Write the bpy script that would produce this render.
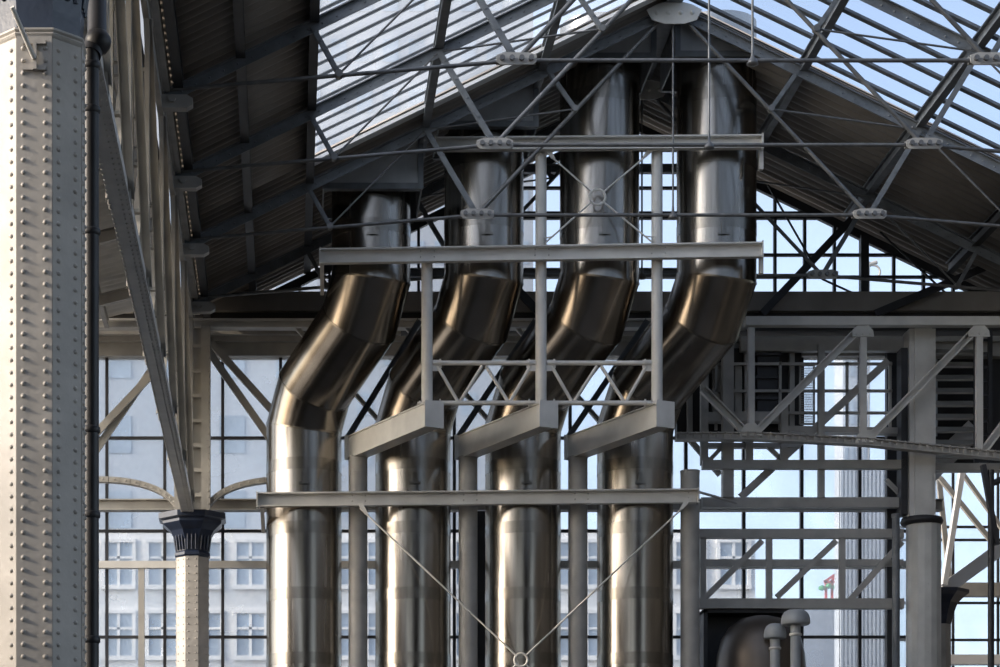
import bpy, math, random
from mathutils import Vector, Matrix
for o in list(bpy.data.objects): bpy.data.objects.remove(o)
random.seed(7)
SC = bpy.context.scene; COL = SC.collection
PI = math.pi
# ---------------------------------------------------------------- camera, sky, sun, exposure
E = 1.6; F = 2400.0; VX = 287.0; VY = 965.0          # eye height, focal length and vanishing point of the hall
cd = bpy.data.cameras.new('camera'); cam = bpy.data.objects.new('camera', cd); COL.objects.link(cam)
cam.location = (0, 0, E); cam.rotation_euler = (PI/2, 0, 0)
cd.sensor_width = 36; cd.lens = F/1000*36; cd.shift_x = (500-VX)/1000; cd.shift_y = (VY-333.5)/1000
cd.clip_end = 2000
SC.camera = cam
wd = bpy.data.worlds.new('world'); SC.world = wd; wd.use_nodes = True
nt = wd.node_tree; nt.nodes.clear()
sky = nt.nodes.new('ShaderNodeTexSky'); sky.sky_type = 'NISHITA'; sky.sun_disc = False
sky.sun_elevation = math.radians(24); sky.sun_rotation = math.radians(-112); sky.air_density = 0.85; sky.dust_density = 1.8; sky.ozone_density = 1.2
bg = nt.nodes.new('ShaderNodeBackground'); bg.inputs[1].default_value = 0.29
out = nt.nodes.new('ShaderNodeOutputWorld')
hs = nt.nodes.new('ShaderNodeHueSaturation'); hs.inputs['Saturation'].default_value = .68
nt.links.new(sky.outputs[0], hs.inputs['Color']); nt.links.new(hs.outputs[0], bg.inputs[0]); nt.links.new(bg.outputs[0], out.inputs[0])
AZ = math.radians(82); EL = math.radians(22)
sun_dir = Vector((-math.sin(AZ)*math.cos(EL), -math.cos(AZ)*math.cos(EL), math.sin(EL)))   # towards the sun
sd = bpy.data.lights.new('sun', 'SUN'); sun = bpy.data.objects.new('sun', sd); COL.objects.link(sun)
sun.rotation_euler = sun_dir.to_track_quat('Z', 'Y').to_euler(); sun.location = (-30, 0, 30)
sd.energy = 3.5; sd.angle = math.radians(0.9); sd.color = (1.0, 0.86, 0.70)
vs = SC.view_settings; vs.view_transform = 'Standard'; vs.look = 'None'; vs.gamma = 1; vs.use_curve_mapping = False
vs.exposure = 0.36

# ---------------------------------------------------------------- helpers
def W(px, py, Y): return Vector(((px-VX)*Y/F, Y, E+(VY-py)*Y/F))
def X(px, Y): return (px-VX)*Y/F
def Z(py, Y): return E+(VY-py)*Y/F

class MB:
    def __init__(s): s.v = []; s.f = []; s.sm = []
    def add(s, vs_, fs, smooth=False):
        b = len(s.v); s.v += [tuple(v) for v in vs_]
        for f in fs: s.f.append(tuple(i+b for i in f)); s.sm.append(smooth)
        return s
    def box(s, x0, x1, y0, y1, z0, z1):
        x0, x1 = sorted((x0, x1)); y0, y1 = sorted((y0, y1)); z0, z1 = sorted((z0, z1))
        return s.add([(x0,y0,z0),(x1,y0,z0),(x1,y1,z0),(x0,y1,z0),(x0,y0,z1),(x1,y0,z1),(x1,y1,z1),(x0,y1,z1)],
              [(0,3,2,1),(4,5,6,7),(0,1,5,4),(1,2,6,5),(2,3,7,6),(3,0,4,7)])
    def frame(s, p, q, up=Vector((0,0,1))):
        d = (q-p).normalized(); u = Vector(up)
        if abs(d.dot(u)) > .98: u = Vector((0,1,0))
        r = d.cross(u).normalized(); u2 = r.cross(d).normalized()
        return d, r, u2
    def section(s, p, q, pts, up=(0,0,1), smooth=False, cap=True):
        p = Vector(p); q = Vector(q); d, r, u = s.frame(p, q, Vector(up)); n = len(pts)
        vs_ = [p+r*a+u*b for a, b in pts]+[q+r*a+u*b for a, b in pts]
        s.add(vs_, [(i, (i+1) % n, (i+1) % n+n, i+n) for i in range(n)], smooth)
        if cap: s.add(vs_, [tuple(range(n-1, -1, -1)), tuple(range(n, 2*n))])
        return s
    def bar(s, p, q, w, h, up=(0,0,1)):
        return s.section(p, q, [(-w/2,-h/2),(w/2,-h/2),(w/2,h/2),(-w/2,h/2)], up)
    def ibeam(s, p, q, w, h, t=.025, tw=.02, up=(0,0,1)):
        a = w/2; b = h/2; c = tw/2
        return s.section(p, q, [(-a,-b),(a,-b),(a,-b+t),(c,-b+t),(c,b-t),(a,b-t),(a,b),(-a,b),(-a,b-t),(-c,b-t),(-c,-b+t),(-a,-b+t)], up)
    def tee(s, p, q, w, h, t=.02, up=(0,0,1)):
        a = w/2; b = h/2; c = t/2
        return s.section(p, q, [(-c,-b),(c,-b),(c,b-t),(a,b-t),(a,b),(-a,b),(-a,b-t),(-c,b-t)], up)
    def chan(s, p, q, w, h, t=.02, up=(0,0,1)):
        a = w/2; b = h/2
        return s.section(p, q, [(-a,-b),(a,-b),(a,-b+t),(-a+t,-b+t),(-a+t,b-t),(a,b-t),(a,b),(-a,b)], up)
    def tube(s, p, q, r, n=10, r2=None):
        p = Vector(p); q = Vector(q); d, a, u = s.frame(p, q); r2 = r if r2 is None else r2
        vs_ = [p+(a*math.cos(2*PI*i/n)+u*math.sin(2*PI*i/n))*r for i in range(n)]+[q+(a*math.cos(2*PI*i/n)+u*math.sin(2*PI*i/n))*r2 for i in range(n)]
        s.add(vs_, [(i, (i+1) % n, (i+1) % n+n, i+n) for i in range(n)], True)
        return s.add(vs_, [tuple(range(n-1, -1, -1)), tuple(range(n, 2*n))])
    def path(s, pts, r, n=10):
        for a, b in zip(pts, pts[1:]): s.tube(a, b, r, n)
        return s
    def rings(s, rings_, smooth=True, cap=True):
        n = len(rings_[0]); vs_ = [v for r in rings_ for v in r]
        fs = []
        for k in range(len(rings_)-1):
            for i in range(n): fs.append((k*n+i, k*n+(i+1) % n, (k+1)*n+(i+1) % n, (k+1)*n+i))
        s.add(vs_, fs, smooth)
        if cap: s.add(vs_, [tuple(range(n-1, -1, -1)), tuple(range((len(rings_)-1)*n, len(rings_)*n))])
        return s
    def lathe(s, c, prof, n=24, rot=0, smooth=True):
        c = Vector(c)
        return s.rings([[c+Vector((r*math.cos(rot+2*PI*i/n), r*math.sin(rot+2*PI*i/n), z)) for i in range(n)] for r, z in prof], smooth)
    def torus(s, c, R, r, axis='Y', n=20, m=8):
        c = Vector(c); rs = []
        vs_ = []; fs = []
        for i in range(n):
            a = 2*PI*i/n; d = Vector((math.cos(a), 0, math.sin(a))) if axis == 'Y' else Vector((math.cos(a), math.sin(a), 0))
            ax = Vector((0,1,0)) if axis == 'Y' else Vector((0,0,1))
            for j in range(m):
                b = 2*PI*j/m; vs_.append(c+d*(R+r*math.cos(b))+ax*r*math.sin(b))
        for i in range(n):
            for j in range(m): fs.append((i*m+j, i*m+(j+1) % m, ((i+1) % n)*m+(j+1) % m, ((i+1) % n)*m+j))
        return s.add(vs_, fs, True)
    def rivet(s, c, nrm, r, n=6):
        c = Vector(c); nrm = Vector(nrm).normalized(); u = nrm.cross(Vector((0,0,1)))
        if u.length < .1: u = Vector((1,0,0))
        u.normalize(); w = nrm.cross(u)
        A = [c+(u*math.cos(2*PI*i/n)+w*math.sin(2*PI*i/n))*r for i in range(n)]
        B = [c+nrm*r*.6+(u*math.cos(2*PI*i/n)+w*math.sin(2*PI*i/n))*r*.65 for i in range(n)]
        vs_ = A+B+[c+nrm*r*.85]
        return s.add(vs_, [(i, (i+1) % n, (i+1) % n+n, i+n) for i in range(n)]+[(n+i, n+(i+1) % n, 2*n) for i in range(n)], True)
    def plate(s, pts, t, nrm=(0,1,0)):
        n = len(pts); d = Vector(nrm)*t/2
        vs_ = [Vector(p)-d for p in pts]+[Vector(p)+d for p in pts]
        return s.add(vs_, [tuple(range(n)), tuple(range(2*n-1, n-1, -1))]+[(i, i+n, (i+1) % n+n, (i+1) % n) for i in range(n)])
    def soften(s):
        s.sm = [len(f) == 4 for f in s.f]; return s
    def build(s, name, m, parent=None):
        me = bpy.data.meshes.new(name); me.from_pydata(s.v, [], s.f); me.update()
        me.polygons.foreach_set('use_smooth', s.sm); me.materials.append(m)
        o = bpy.data.objects.new(name, me); COL.objects.link(o)
        if parent is not None:
            o.parent = parent; o.matrix_parent_inverse = Matrix.Translation(parent.matrix_basis.translation).inverted()
            if parent.parent is not None: o.matrix_parent_inverse = Matrix.Identity(4)
        return o

def tag(o, label=None, cat=None, group=None, kind=None):
    if label: o['label'] = label
    if cat: o['category'] = cat
    if group: o['group'] = group
    if kind: o['kind'] = kind
    return o
def thing(name, loc, label, cat, group=None):
    o = bpy.data.objects.new(name, None); COL.objects.link(o); o.location = loc; o.empty_display_size = .3
    return tag(o, label, cat, group)
def one(mb, name, m, label, cat, group=None): return tag(mb.build(name, m), label, cat, group)
def struct(mb, name, m, parent=None):
    o = mb.build(name, m, parent)
    if parent is None: o['kind'] = 'structure'
    return o
def sempty(name, loc=(0,0,0)):
    o = bpy.data.objects.new(name, None); COL.objects.link(o); o.location = loc; o['kind'] = 'structure'; return o

# ---------------------------------------------------------------- materials
def mat(name, col, rough=.5, metal=0, var=.25, scale=3.0, stretch=(1,1,1), bump=.0, dirt=None, spec=.5, bscale=None):
    m = bpy.data.materials.new(name); m.use_nodes = True; t = m.node_tree; b = t.nodes['Principled BSDF']
    tc = t.nodes.new('ShaderNodeTexCoord'); mp = t.nodes.new('ShaderNodeMapping'); mp.inputs['Scale'].default_value = stretch
    t.links.new(tc.outputs['Object'], mp.inputs[0])
    nz = t.nodes.new('ShaderNodeTexNoise'); nz.inputs['Scale'].default_value = scale; nz.inputs['Detail'].default_value = 6
    t.links.new(mp.outputs[0], nz.inputs[0])
    cr = t.nodes.new('ShaderNodeValToRGB'); e = cr.color_ramp.elements
    e[0].position = .3; e[1].position = .7
    lo = [c*(1-var) for c in col]; hi = [min(1, c*(1+var*.6)) for c in col]
    if dirt: lo = list(dirt)
    e[0].color = (*lo, 1); e[1].color = (*hi, 1)
    t.links.new(nz.outputs[0], cr.inputs[0]); t.links.new(cr.outputs[0], b.inputs['Base Color'])
    b.inputs['Roughness'].default_value = rough; b.inputs['Metallic'].default_value = metal
    b.inputs['Specular IOR Level'].default_value = spec
    if bump:
        n2 = t.nodes.new('ShaderNodeTexNoise'); n2.inputs['Scale'].default_value = bscale or scale*4; n2.inputs['Detail'].default_value = 4
        t.links.new(mp.outputs[0], n2.inputs[0])
        bp = t.nodes.new('ShaderNodeBump'); bp.inputs['Strength'].default_value = bump; bp.inputs['Distance'].default_value = .02
        t.links.new(n2.outputs[0], bp.inputs['Height']); t.links.new(bp.outputs[0], b.inputs['Normal'])
    return m
M = {}
M['column'] = mat('column_paint', (.42,.395,.36), .5, var=.18, scale=2.5, bump=.25)
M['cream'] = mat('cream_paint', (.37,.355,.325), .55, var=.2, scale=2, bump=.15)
M['grey'] = mat('grey_paint', (.40,.385,.36), .5, var=.18, scale=2.5, bump=.1)
M['frame'] = mat('light_grey_paint', (.64,.625,.59), .42, var=.14, scale=2, bump=.08)
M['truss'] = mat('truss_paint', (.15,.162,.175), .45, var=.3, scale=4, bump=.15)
M['rod'] = mat('rod_steel', (.17,.17,.17), .4, metal=.4, var=.3, scale=5)
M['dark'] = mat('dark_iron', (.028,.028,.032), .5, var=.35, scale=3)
M['navy'] = mat('navy_paint', (.018,.026,.05), .3, var=.35, scale=4, bump=.1)
M['sheet'] = mat('brown_sheet', (.28,.255,.23), .55, var=.3, scale=.8, bump=.1)
M['darkwall'] = mat('dark_wall', (.03,.028,.027), .7, var=.3, scale=1)
M['floor'] = mat('floor_concrete', (.13,.122,.112), .6, var=.3, scale=.4)
M['stonewall'] = mat('stone_wall', (.10,.094,.086), .8, var=.35, scale=.5, bump=.2)
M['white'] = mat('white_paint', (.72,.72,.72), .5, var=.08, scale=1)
M['facade'] = mat('hazed_facade', (.40,.44,.50), .8, var=.12, scale=.15)  # haze of the distance is put into this pale blue colour
M['facade2'] = mat('hazed_grey_facade', (.34,.37,.42), .8, var=.15, scale=.1)  # greyer tone, also paled to carry the haze
M['win_out'] = mat('hazed_facade_window', (.30,.37,.46), .35, var=.3, scale=.4)  # low contrast to the walls paints the haze over the windows
M['red'] = mat('red_paint', (.6,.08,.06), .5, var=.1)
M['green'] = mat('green_paint', (.08,.35,.15), .5, var=.1)
M['rubble'] = mat('old_masonry', (.55,.50,.43), .9, var=.5, scale=4, bump=.8)

def steel(name, flat):
    m = bpy.data.materials.new(name); m.use_nodes = True; t = m.node_tree; b = t.nodes['Principled BSDF']
    b.inputs['Metallic'].default_value = 1
    tc = t.nodes.new('ShaderNodeTexCoord')
    def noise(sc, st, det=5):
        mp = t.nodes.new('ShaderNodeMapping'); mp.inputs['Scale'].default_value = st; t.links.new(tc.outputs['Object'], mp.inputs[0])
        n = t.nodes.new('ShaderNodeTexNoise'); n.inputs['Scale'].default_value = sc; n.inputs['Detail'].default_value = det
        t.links.new(mp.outputs[0], n.inputs[0]); return n
    a = noise(1.2, (1,1,1), 2) if flat else noise(7, (1,1,.03), 3)
    mr = t.nodes.new('ShaderNodeMapRange'); mr.inputs[1].default_value = .3; mr.inputs[2].default_value = .7
    mr.inputs[3].default_value = .18 if flat else .17; mr.inputs[4].default_value = .24 if flat else .28
    b.inputs['Specular Tint'].default_value = (.62,.57,.52,1)
    t.links.new(a.outputs[0], mr.inputs[0]); t.links.new(mr.outputs[0], b.inputs['Roughness'])
    cr = t.nodes.new('ShaderNodeValToRGB'); cr.color_ramp.elements[0].position = .3; cr.color_ramp.elements[1].position = .7
    cr.color_ramp.elements[0].color = (.22,.198,.172,1); cr.color_ramp.elements[1].color = (.35,.32,.285,1)
    t.links.new(a.outputs[0], cr.inputs[0]); t.links.new(cr.outputs[0], b.inputs['Base Color'])
    if not flat:
        c = noise(.7, (1,1,.8), 0)
        bp = t.nodes.new('ShaderNodeBump'); bp.inputs['Strength'].default_value = .4; bp.inputs['Distance'].default_value = .05
        t.links.new(c.outputs[0], bp.inputs['Height']); t.links.new(bp.outputs[0], b.inputs['Normal'])
    return m
M['steel'] = steel('brushed_steel', False); M['bend'] = steel('smooth_steel', True)
M['boxsheet'] = mat('box_sheet_metal', (.40,.41,.42), .5, var=.15)
M['drum'] = mat('dull_dark_metal', (.16,.135,.115), .42, metal=.8, var=.2, scale=1)
M['vent'] = mat('vent_paint', (.36,.38,.40), .5, var=.15)
M['band'] = mat('steel_band', (.24,.218,.19), .26, metal=1, var=.2, scale=8, stretch=(1,1,.1))

def glass(name, tint, milk, gloss=.04):
    m = bpy.data.materials.new(name); m.use_nodes = True; t = m.node_tree; t.nodes.clear()
    o = t.nodes.new('ShaderNodeOutputMaterial'); tr = t.nodes.new('ShaderNodeBsdfTransparent'); tr.inputs[0].default_value = (*tint, 1)
    df = t.nodes.new('ShaderNodeBsdfTranslucent'); df.inputs[0].default_value = (.75,.8,.85,1)
    gl = t.nodes.new('ShaderNodeBsdfGlossy'); gl.inputs['Roughness'].default_value = .08
    tc = t.nodes.new('ShaderNodeTexCoord'); nz = t.nodes.new('ShaderNodeTexNoise'); nz.inputs['Scale'].default_value = .9; nz.inputs['Detail'].default_value = 5
    t.links.new(tc.outputs['Object'], nz.inputs[0])
    mr = t.nodes.new('ShaderNodeMapRange'); mr.inputs[1].default_value = .3; mr.inputs[2].default_value = .7; mr.inputs[3].default_value = milk*.6; mr.inputs[4].default_value = milk*1.4
    t.links.new(nz.outputs[0], mr.inputs[0])
    a = t.nodes.new('ShaderNodeMixShader'); b = t.nodes.new('ShaderNodeMixShader'); b.inputs[0].default_value = gloss
    t.links.new(mr.outputs[0], a.inputs[0]); t.links.new(tr.outputs[0], a.inputs[1]); t.links.new(df.outputs[0], a.inputs[2])
    t.links.new(a.outputs[0], b.inputs[1]); t.links.new(gl.outputs[0], b.inputs[2]); t.links.new(b.outputs[0], o.inputs[0])
    return m
M['glass'] = glass('window_glass', (.93,.96,1.0), .15)
M['hazeglass'] = glass('hazy_window_glass', (.92,.96,1.0), .38)  # milky mix puts the haze outdoors into the panes
M['roofglass'] = glass('roof_glass', (.74,.81,.90), .2)

# ---------------------------------------------------------------- hall dimensions (heights above the floor)
RX = 7.72; RZ = E+19.3; SL = .485                     # ridge x, ridge height, roof slope
EX = 9.82                                             # half span
def roofz(x): return RZ-SL*abs(x-RX)
YB = 54.3                                             # back wall
YT = [31.6, 35.7, 39.8, 43.9, 48.0, 52.2]             # roof trusses

# floor and walls out of frame
struct(MB().box(-60, 60, -40, 140, -.3, 0), 'floor', M['floor'])
wr = MB().box(18.4, 18.9, -8, 6, 0, E+14.2).box(18.4, 18.9, 24, 60, 0, E+14.2); struct(wr, 'wall_right_blocker', M['stonewall'])  # unseen, added to darken the ducts' right sides; gap lets light in
wl = MB().box(-8.2, -7.8, -8, 60, 0, E+4.6); wl.box(-8.2, -7.8, 21.5, 46, E+4.6, E+11.4).box(-8.2, -7.8, 46, 60, E+4.6, E+7.0).box(-8.2, -7.8, -8, 16, E+4.6, E+11.4); struct(wl, 'wall_left_blocker', M['stonewall'])  # unseen, added and stepped to block sky and sun; gap lights near column
wb = MB().box(-3, 18.9, -9, -8.5, 0, E+14.0); wb.add([(-3, -8.6, E+14), (18.9, -8.6, E+14), (RX+EX, -8.6, roofz(RX+EX)), (RX, -8.6, RZ), (RX-EX, -8.6, roofz(RX-EX))], [(0,1,2,3,4)]); struct(wb, 'wall_back', M['stonewall'])  # unseen end wall; gable filled to keep bright sky out of duct reflections

# ---------------------------------------------------------------- roof
def corrugated(x0, x1, y0, y1, pitch=.3, amp=.06, off=.0, zf=roofz):
    mb = MB(); n = int((y1-y0)/pitch*6); vs_ = []; fs = []
    for i in range(n+1):
        y = y0+(y1-y0)*i/n; w = amp*math.sin(2*PI*y/pitch)
        for x in (x0, x1): vs_.append((x, y, zf(x)+off+w))
        for x in (x0, x1): vs_.append((x, y, zf(x)+off+w+.05))
    for i in range(n):
        a = i*4; b = a+4
        fs += [(a, a+1, b+1, b), (a+2, b+2, b+3, a+3), (a, b, b+2, a+2), (a+1, a+3, b+3, b+1)]
    return mb.add(vs_, fs, True)
struct(MB().add([(RX-EX, -9, roofz(RX-EX)+.12), (RX, -9, RZ+.12), (RX+EX, -9, roofz(RX+EX)+.12), (RX+EX, 19, roofz(RX+EX)+.12), (RX, 19, RZ+.12), (RX-EX, 19, roofz(RX-EX)+.12)], [(0,1,4,5),(1,2,3,4)]), 'ceiling', M['sheet'])  # unseen solid roof, added over the front to shut out skylight
YG = 47.4                                              # glass roof ends here
struct(corrugated(RX-EX, .456, 19, YG, off=.12), 'ceiling', M['sheet'])
struct(corrugated(14.98, RX+EX, 19, 48.3, off=.12), 'ceiling', M['sheet'])
struct(corrugated(RX-EX, RX, YG, YB+.6, off=.12), 'ceiling', M['sheet'])
struct(corrugated(RX, RX+EX, 48.3, YB+.6, off=.12), 'ceiling', M['sheet'])
# glazing: one glazed slope each side, with its sloping glazing bars
one(MB().bar((.456, YG+.05, roofz(.456)+.06), (RX, YG+.05, RZ+.06), .3, .06), 'edge_board', M['white'], 'pale board along the far edge of the left glass roof', 'board')
for k, (x0, x1) in enumerate(((.456, RX-.1), (RX+.1, 14.98))):
    YG = 47.4 if k == 0 else 48.3
    r = sempty('window_%d' % (k+1), (x0, 19, roofz(x0)))
    g = MB(); g.add([(x0, 19, roofz(x0)+.2), (x1, 19, roofz(x1)+.2), (x1, YG, roofz(x1)+.2), (x0, YG, roofz(x0)+.2)], [(0,1,2,3)])
    g.build('glass_sheet', M['roofglass'], r)
    b = MB(); y = 19.2
    while y < YG:
        if k == 0: b.tee((x0, y, roofz(x0)+.16), (x1, y, roofz(x1)+.16), .05, .05, .02); y += .6
        else: b.tee((x0, y, roofz(x0)+.16), (x1, y, roofz(x1)+.16), .15, .05, .05); y += .82
    b.build('glazing_bars', M['truss'], r)
# purlins
PN = [('beside the ridge on the left slope', 5.1), ('at mid height of the left glass slope', 2.78), ('along the lower edge of the left glass roof', .456),
      ('crossing the left brown corrugated roof', -.77), ('just above the left gutter', -1.8),
      ('beside the ridge on the right slope', 10.34), ('at mid height of the right glass slope', 12.66), ('low on the right glass slope', 14.98), ('above the right gutter', 16.9)]
for d, x in PN:
    mb = MB(); z = roofz(x)
    mb.ibeam((x, 19, z-.02), (x, YB, z-.02), .16, .26, .03, .03)
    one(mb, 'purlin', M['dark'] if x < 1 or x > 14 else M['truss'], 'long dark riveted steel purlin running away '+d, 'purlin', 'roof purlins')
one(MB().box(RX-.16, RX+.16, 19, YB, RZ-.12, RZ+.22), 'ridge_beam', M['truss'], 'steel ridge beam along the top of the glass roof', 'beam')

def truss(Y, label, full=True):
    r = thing('roof_truss', (RX, Y, RZ), label, 'roof truss', 'roof trusses')
    R = Vector((RX, Y, RZ-.15))
    pl = MB(); pts = [(-.55,.05),(-.35,-.02+.2),(0,.3),(.35,.18),(.55,.05),(.45,-.2),(.2,-.3),(-.2,-.3),(-.45,-.2)]
    pl.plate([(RX+a, Y-.16, RZ-.3+b*.8) for a, b in pts], .03)
    for a in (-.35, -.12, .12, .35): pl.rivet((RX+a, Y-.175, RZ-.32), (0,-1,0), .05, 8)
    pl.build('ridge_plate', M['frame'], r)
    for sg in (-1, 1):
        def P(dx, z): return Vector((RX+sg*dx, Y, E+z))
        G = P(3.92, 15.0); En = P(EX, 14.5); J1 = P(6.86, 14.77); J2 = P(1.96, 17.12)
        Q = lambda dx: Vector((RX+sg*dx, Y, roofz(RX+sg*dx)-.2))
        rf = MB(); a = Q(.0); b = Q(EX)
        rf.tee(a, b, .17, .2, .02)
        n = 42
        for i in range(n):
            c = a.lerp(b, (i+.5)/n); rf.rivet(c+Vector((0, -.012, -.02)), (0,-1,0), .022, 5)
        rf.build('rafter', M['truss'], r)
        for (u, v, w) in ((Q(4.94), G, .1), (Q(7.3), J1, .08), (Q(2.5), J2, .08)):
            sm_ = MB(); dv = (v-u).normalized()
            sm_.bar(u+Vector((0,-.03,0)), v+Vector((0,-.03,0)), .02, w, (1,0,0) if abs(dv.x) < .9 else (0,0,1))
            sm_.bar(u+Vector((0,.03,0)), v+Vector((0,.03,0)), .02, w, (1,0,0) if abs(dv.x) < .9 else (0,0,1))
            for i in range(5): sm_.tube(u.lerp(v, (i+.5)/5)-Vector((0,.055,0)), u.lerp(v, (i+.5)/5)+Vector((0,.055,0)), .018, 6)
            sm_.build('strut', M['truss'], r)
        MB().tube(R+Vector((sg*.2, 0, -.2)), G, .042, 8).build('tie_rod', M['rod'], r)
        MB().tube(G, En, .036, 8).build('tie_rod', M['rod'], r)
        MB().tube(J1, Q(4.94), .02, 6).build('tie_rod', M['rod'], r)
        MB().tube(J2, Q(4.94), .02, 6).build('tie_rod', M['rod'], r)
        gp = MB(); c = G
        gp.plate([(c.x-.33, Y-.08, c.z-.05), (c.x-.27, Y-.08, c.z-.1), (c.x+.27, Y-.08, c.z-.1), (c.x+.33, Y-.08, c.z-.05), (c.x+.33, Y-.08, c.z+.06), (c.x+.2, Y-.08, c.z+.1), (c.x-.2, Y-.08, c.z+.1), (c.x-.33, Y-.08, c.z+.06)], .03)
        gp.plate([(c.x-.33, Y+.06, c.z-.05), (c.x+.33, Y+.06, c.z-.05), (c.x+.33, Y+.06, c.z+.08), (c.x-.33, Y+.06, c.z+.08)], .03)
        gpo = gp.build('gusset_plate', M['grey'], r)
        bt = MB()
        for dx in (-.24, -.08, .08, .24): MB().tube((c.x+dx, Y-.16, c.z), (c.x+dx, Y-.09, c.z), .045, 8).build('bolt', M['rod'], gpo)
        for J in (J1, J2):
            MB().tube(J-Vector((0,.08,0)), J+Vector((0,.08,0)), .065, 10).build('pin_joint', M['rod'], r)
        sh = MB()
        e = Q(EX-.3); sh.plate([(e.x-.3, Y, e.z-.3), (e.x+.14, Y, e.z-.3), (e.x+.24, Y, e.z-.24), (e.x+.24, Y, e.z-.14), (e.x+.14, Y, e.z-.08), (e.x-.3, Y, e.z-.08)], .2); sh.tube((e.x+.1*sg, Y-.17, e.z-.16), (e.x+.1*sg, Y+.17, e.z-.16), .06, 8)
        sh.build('rafter_shoe', M['grey'], r)
        # packer over each mid node
    MB().tube(Vector((RX-3.7, Y, E+15.0)), Vector((RX+3.7, Y, E+15.0)), .036, 8).build('tie_rod', M['rod'], r)
    h = MB().tube(R-Vector((0,0,.3)), (RX, Y, E+15.03), .02, 6); h.lathe((RX, Y, E+14.96), [(.02,.22),(.03,.1),(.09,.03),(.1,-.03),(.02,-.05)], 10)
    h.build('hanger_rod', M['rod'], r)
    return r
TL = ['steel roof truss out of sight above the picture, nearest the camera', 'steel roof truss just above the top edge of the picture',
      'roof truss whose level tie rod runs highest across the picture', 'roof truss whose level tie rod passes just over the topmost duct beam',
      'roof truss with ridge plate at top centre, its tie rod crossing the ducts', 'dark steel roof truss farthest back, right before the gable window']
for Y, l in zip(YT, TL):
    if Y > 36: truss(Y, l)

# ---------------------------------------------------------------- gable window
def gz(x): return roofz(x)-.25
s0 = YB
r = sempty('window_3', (RX, YB, Z(297, YB)))
zb = Z(297, YB); hx = (gz(RX)-zb)/SL
MB().add([(RX-hx, YB+.03, zb), (RX+hx, YB+.03, zb), (RX, YB+.03, gz(RX))], [(0,1,2)]).build('glass_sheet', M['glass'], r)
b = MB(); x = X(775, YB)-.672*30
while x < RX+hx:
    if x > RX-hx+.1:
        b.box(x-.03, x+.03, YB-.05, YB+.08, zb, gz(x))
    x += .672
for py in (150, 188, 213, 218, 255, 277):
    z = Z(py, YB); h = (gz(RX)-z)/SL
    if h > 0: b.box(RX-h, RX+h, YB-.04, YB+.07, z-.028, z+.028)
for sg in (-1, 1): b.bar((RX, YB, gz(RX)), (RX+sg*hx, YB, zb), .14, .18)
b.build('glazing_bars', M['dark'], r)
for px in (863, 448):
    MB().box(X(px-4, YB), X(px+4, YB), YB-.2, YB+.02, zb-.0, gz(X(px, YB))).build('thick_mullion', M['dark'], r)
for a, c, l in (((762,314),(852,219),'left'), ((875,314),(984,268),'right'), ((540,314),(452,219),'far left')):
    one(MB().bar(W(*a, 53.7), W(*c, 53.7), .1, .17), 'gable_brace', M['dark'], 'dark diagonal brace before the gable window, the %s one' % {'left':'steep','right':'shallow','far left':'mostly hidden'}[l], 'brace', 'gable braces')
one(MB().path([W(768,185,53.9), W(822,279,53.9), W(868,300,53.9)], .025, 6), 'wind_rod', M['dark'], 'thin dark rod slanting down across the gable window', 'rod')
one(MB().path([W(880,232,53.9), W(950,297,53.9)], .025, 6), 'wind_rod', M['dark'], 'short thin dark rod in the right corner of the gable window', 'rod')

# ---------------------------------------------------------------- back wall transoms and lower glazing
XL = X(40, YB); XR = X(938, YB)
XF = X(1090, YB)
struct(MB().box(XL, XF, YB-.45, YB+.3, Z(316, YB), Z(297, YB)), 'trim_1', M['sheet'])
mb = MB().ibeam((XL, YB-.8, Z(324.5, YB-.8)), (X(740, YB), YB-.8, Z(324.5, YB-.8)), .3, .2, .05, .1); struct(mb, 'trim_2', M['frame'])
struct(MB().box(XL, XF, YB-.3, YB+.3, Z(334, YB), Z(316, YB)), 'trim_3', M['darkwall'])
mb = MB().box(XL, X(400, YB), YB-.5, YB+.2, Z(340, YB), Z(334, YB)).box(XL, XF, YB-.35, YB+.2, Z(345, YB), Z(340, YB)).box(XL, XF, YB-.2, YB+.2, Z(358, YB), Z(345, YB))
struct(mb, 'trim_4', M['cream'])
r = sempty('window_4', (XL, YB, 1.0))
MB().add([(XL, YB+.03, 1), (XR, YB+.03, 1), (XR, YB+.03, Z(358, YB)), (XL, YB+.03, Z(358, YB))], [(0,1,2,3)]).build('glass_sheet', M['hazeglass'], r)
b = MB(); px = 107-58
while px < 935:
    b.box(X(px-1.5, YB), X(px+1.5, YB), YB-.05, YB+.1, 1, Z(358, YB)); px += 57.9
for py in (438, 531, 637, 745, 850): b.box(XL, XR, YB-.04, YB+.08, Z(py+1.3, YB), Z(py-1.3, YB))
b.build('glazing_bars', M['dark'], r)
struct(MB().box(XL, XR, YB-.2, YB-.0, 0, 1), 'wall_north', M['stonewall'])
mb = MB().ibeam((XL, YB-.3, Z(508, YB)), (XR, YB-.3, Z(508, YB)), .3, .25, .03, .08); struct(mb, 'trim_5', M['cream'])
mb = MB().box(XL, XR, YB-.3, YB-.1, Z(570, YB), Z(563, YB)); struct(mb, 'trim_6', M['frame'])
struct(MB().box(X(139, YB), X(145, YB), YB-.28, YB-.1, 1, Z(570, YB)), 'trim_7', M['cream'])
one(MB().box(X(101, 54), X(134, 54), 53.4, 53.8, Z(316, 54), Z(300, 54)), 'stone_block', M['rubble'], 'pale weathered masonry block on the ledge left of the lattice girder', 'stone')

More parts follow.
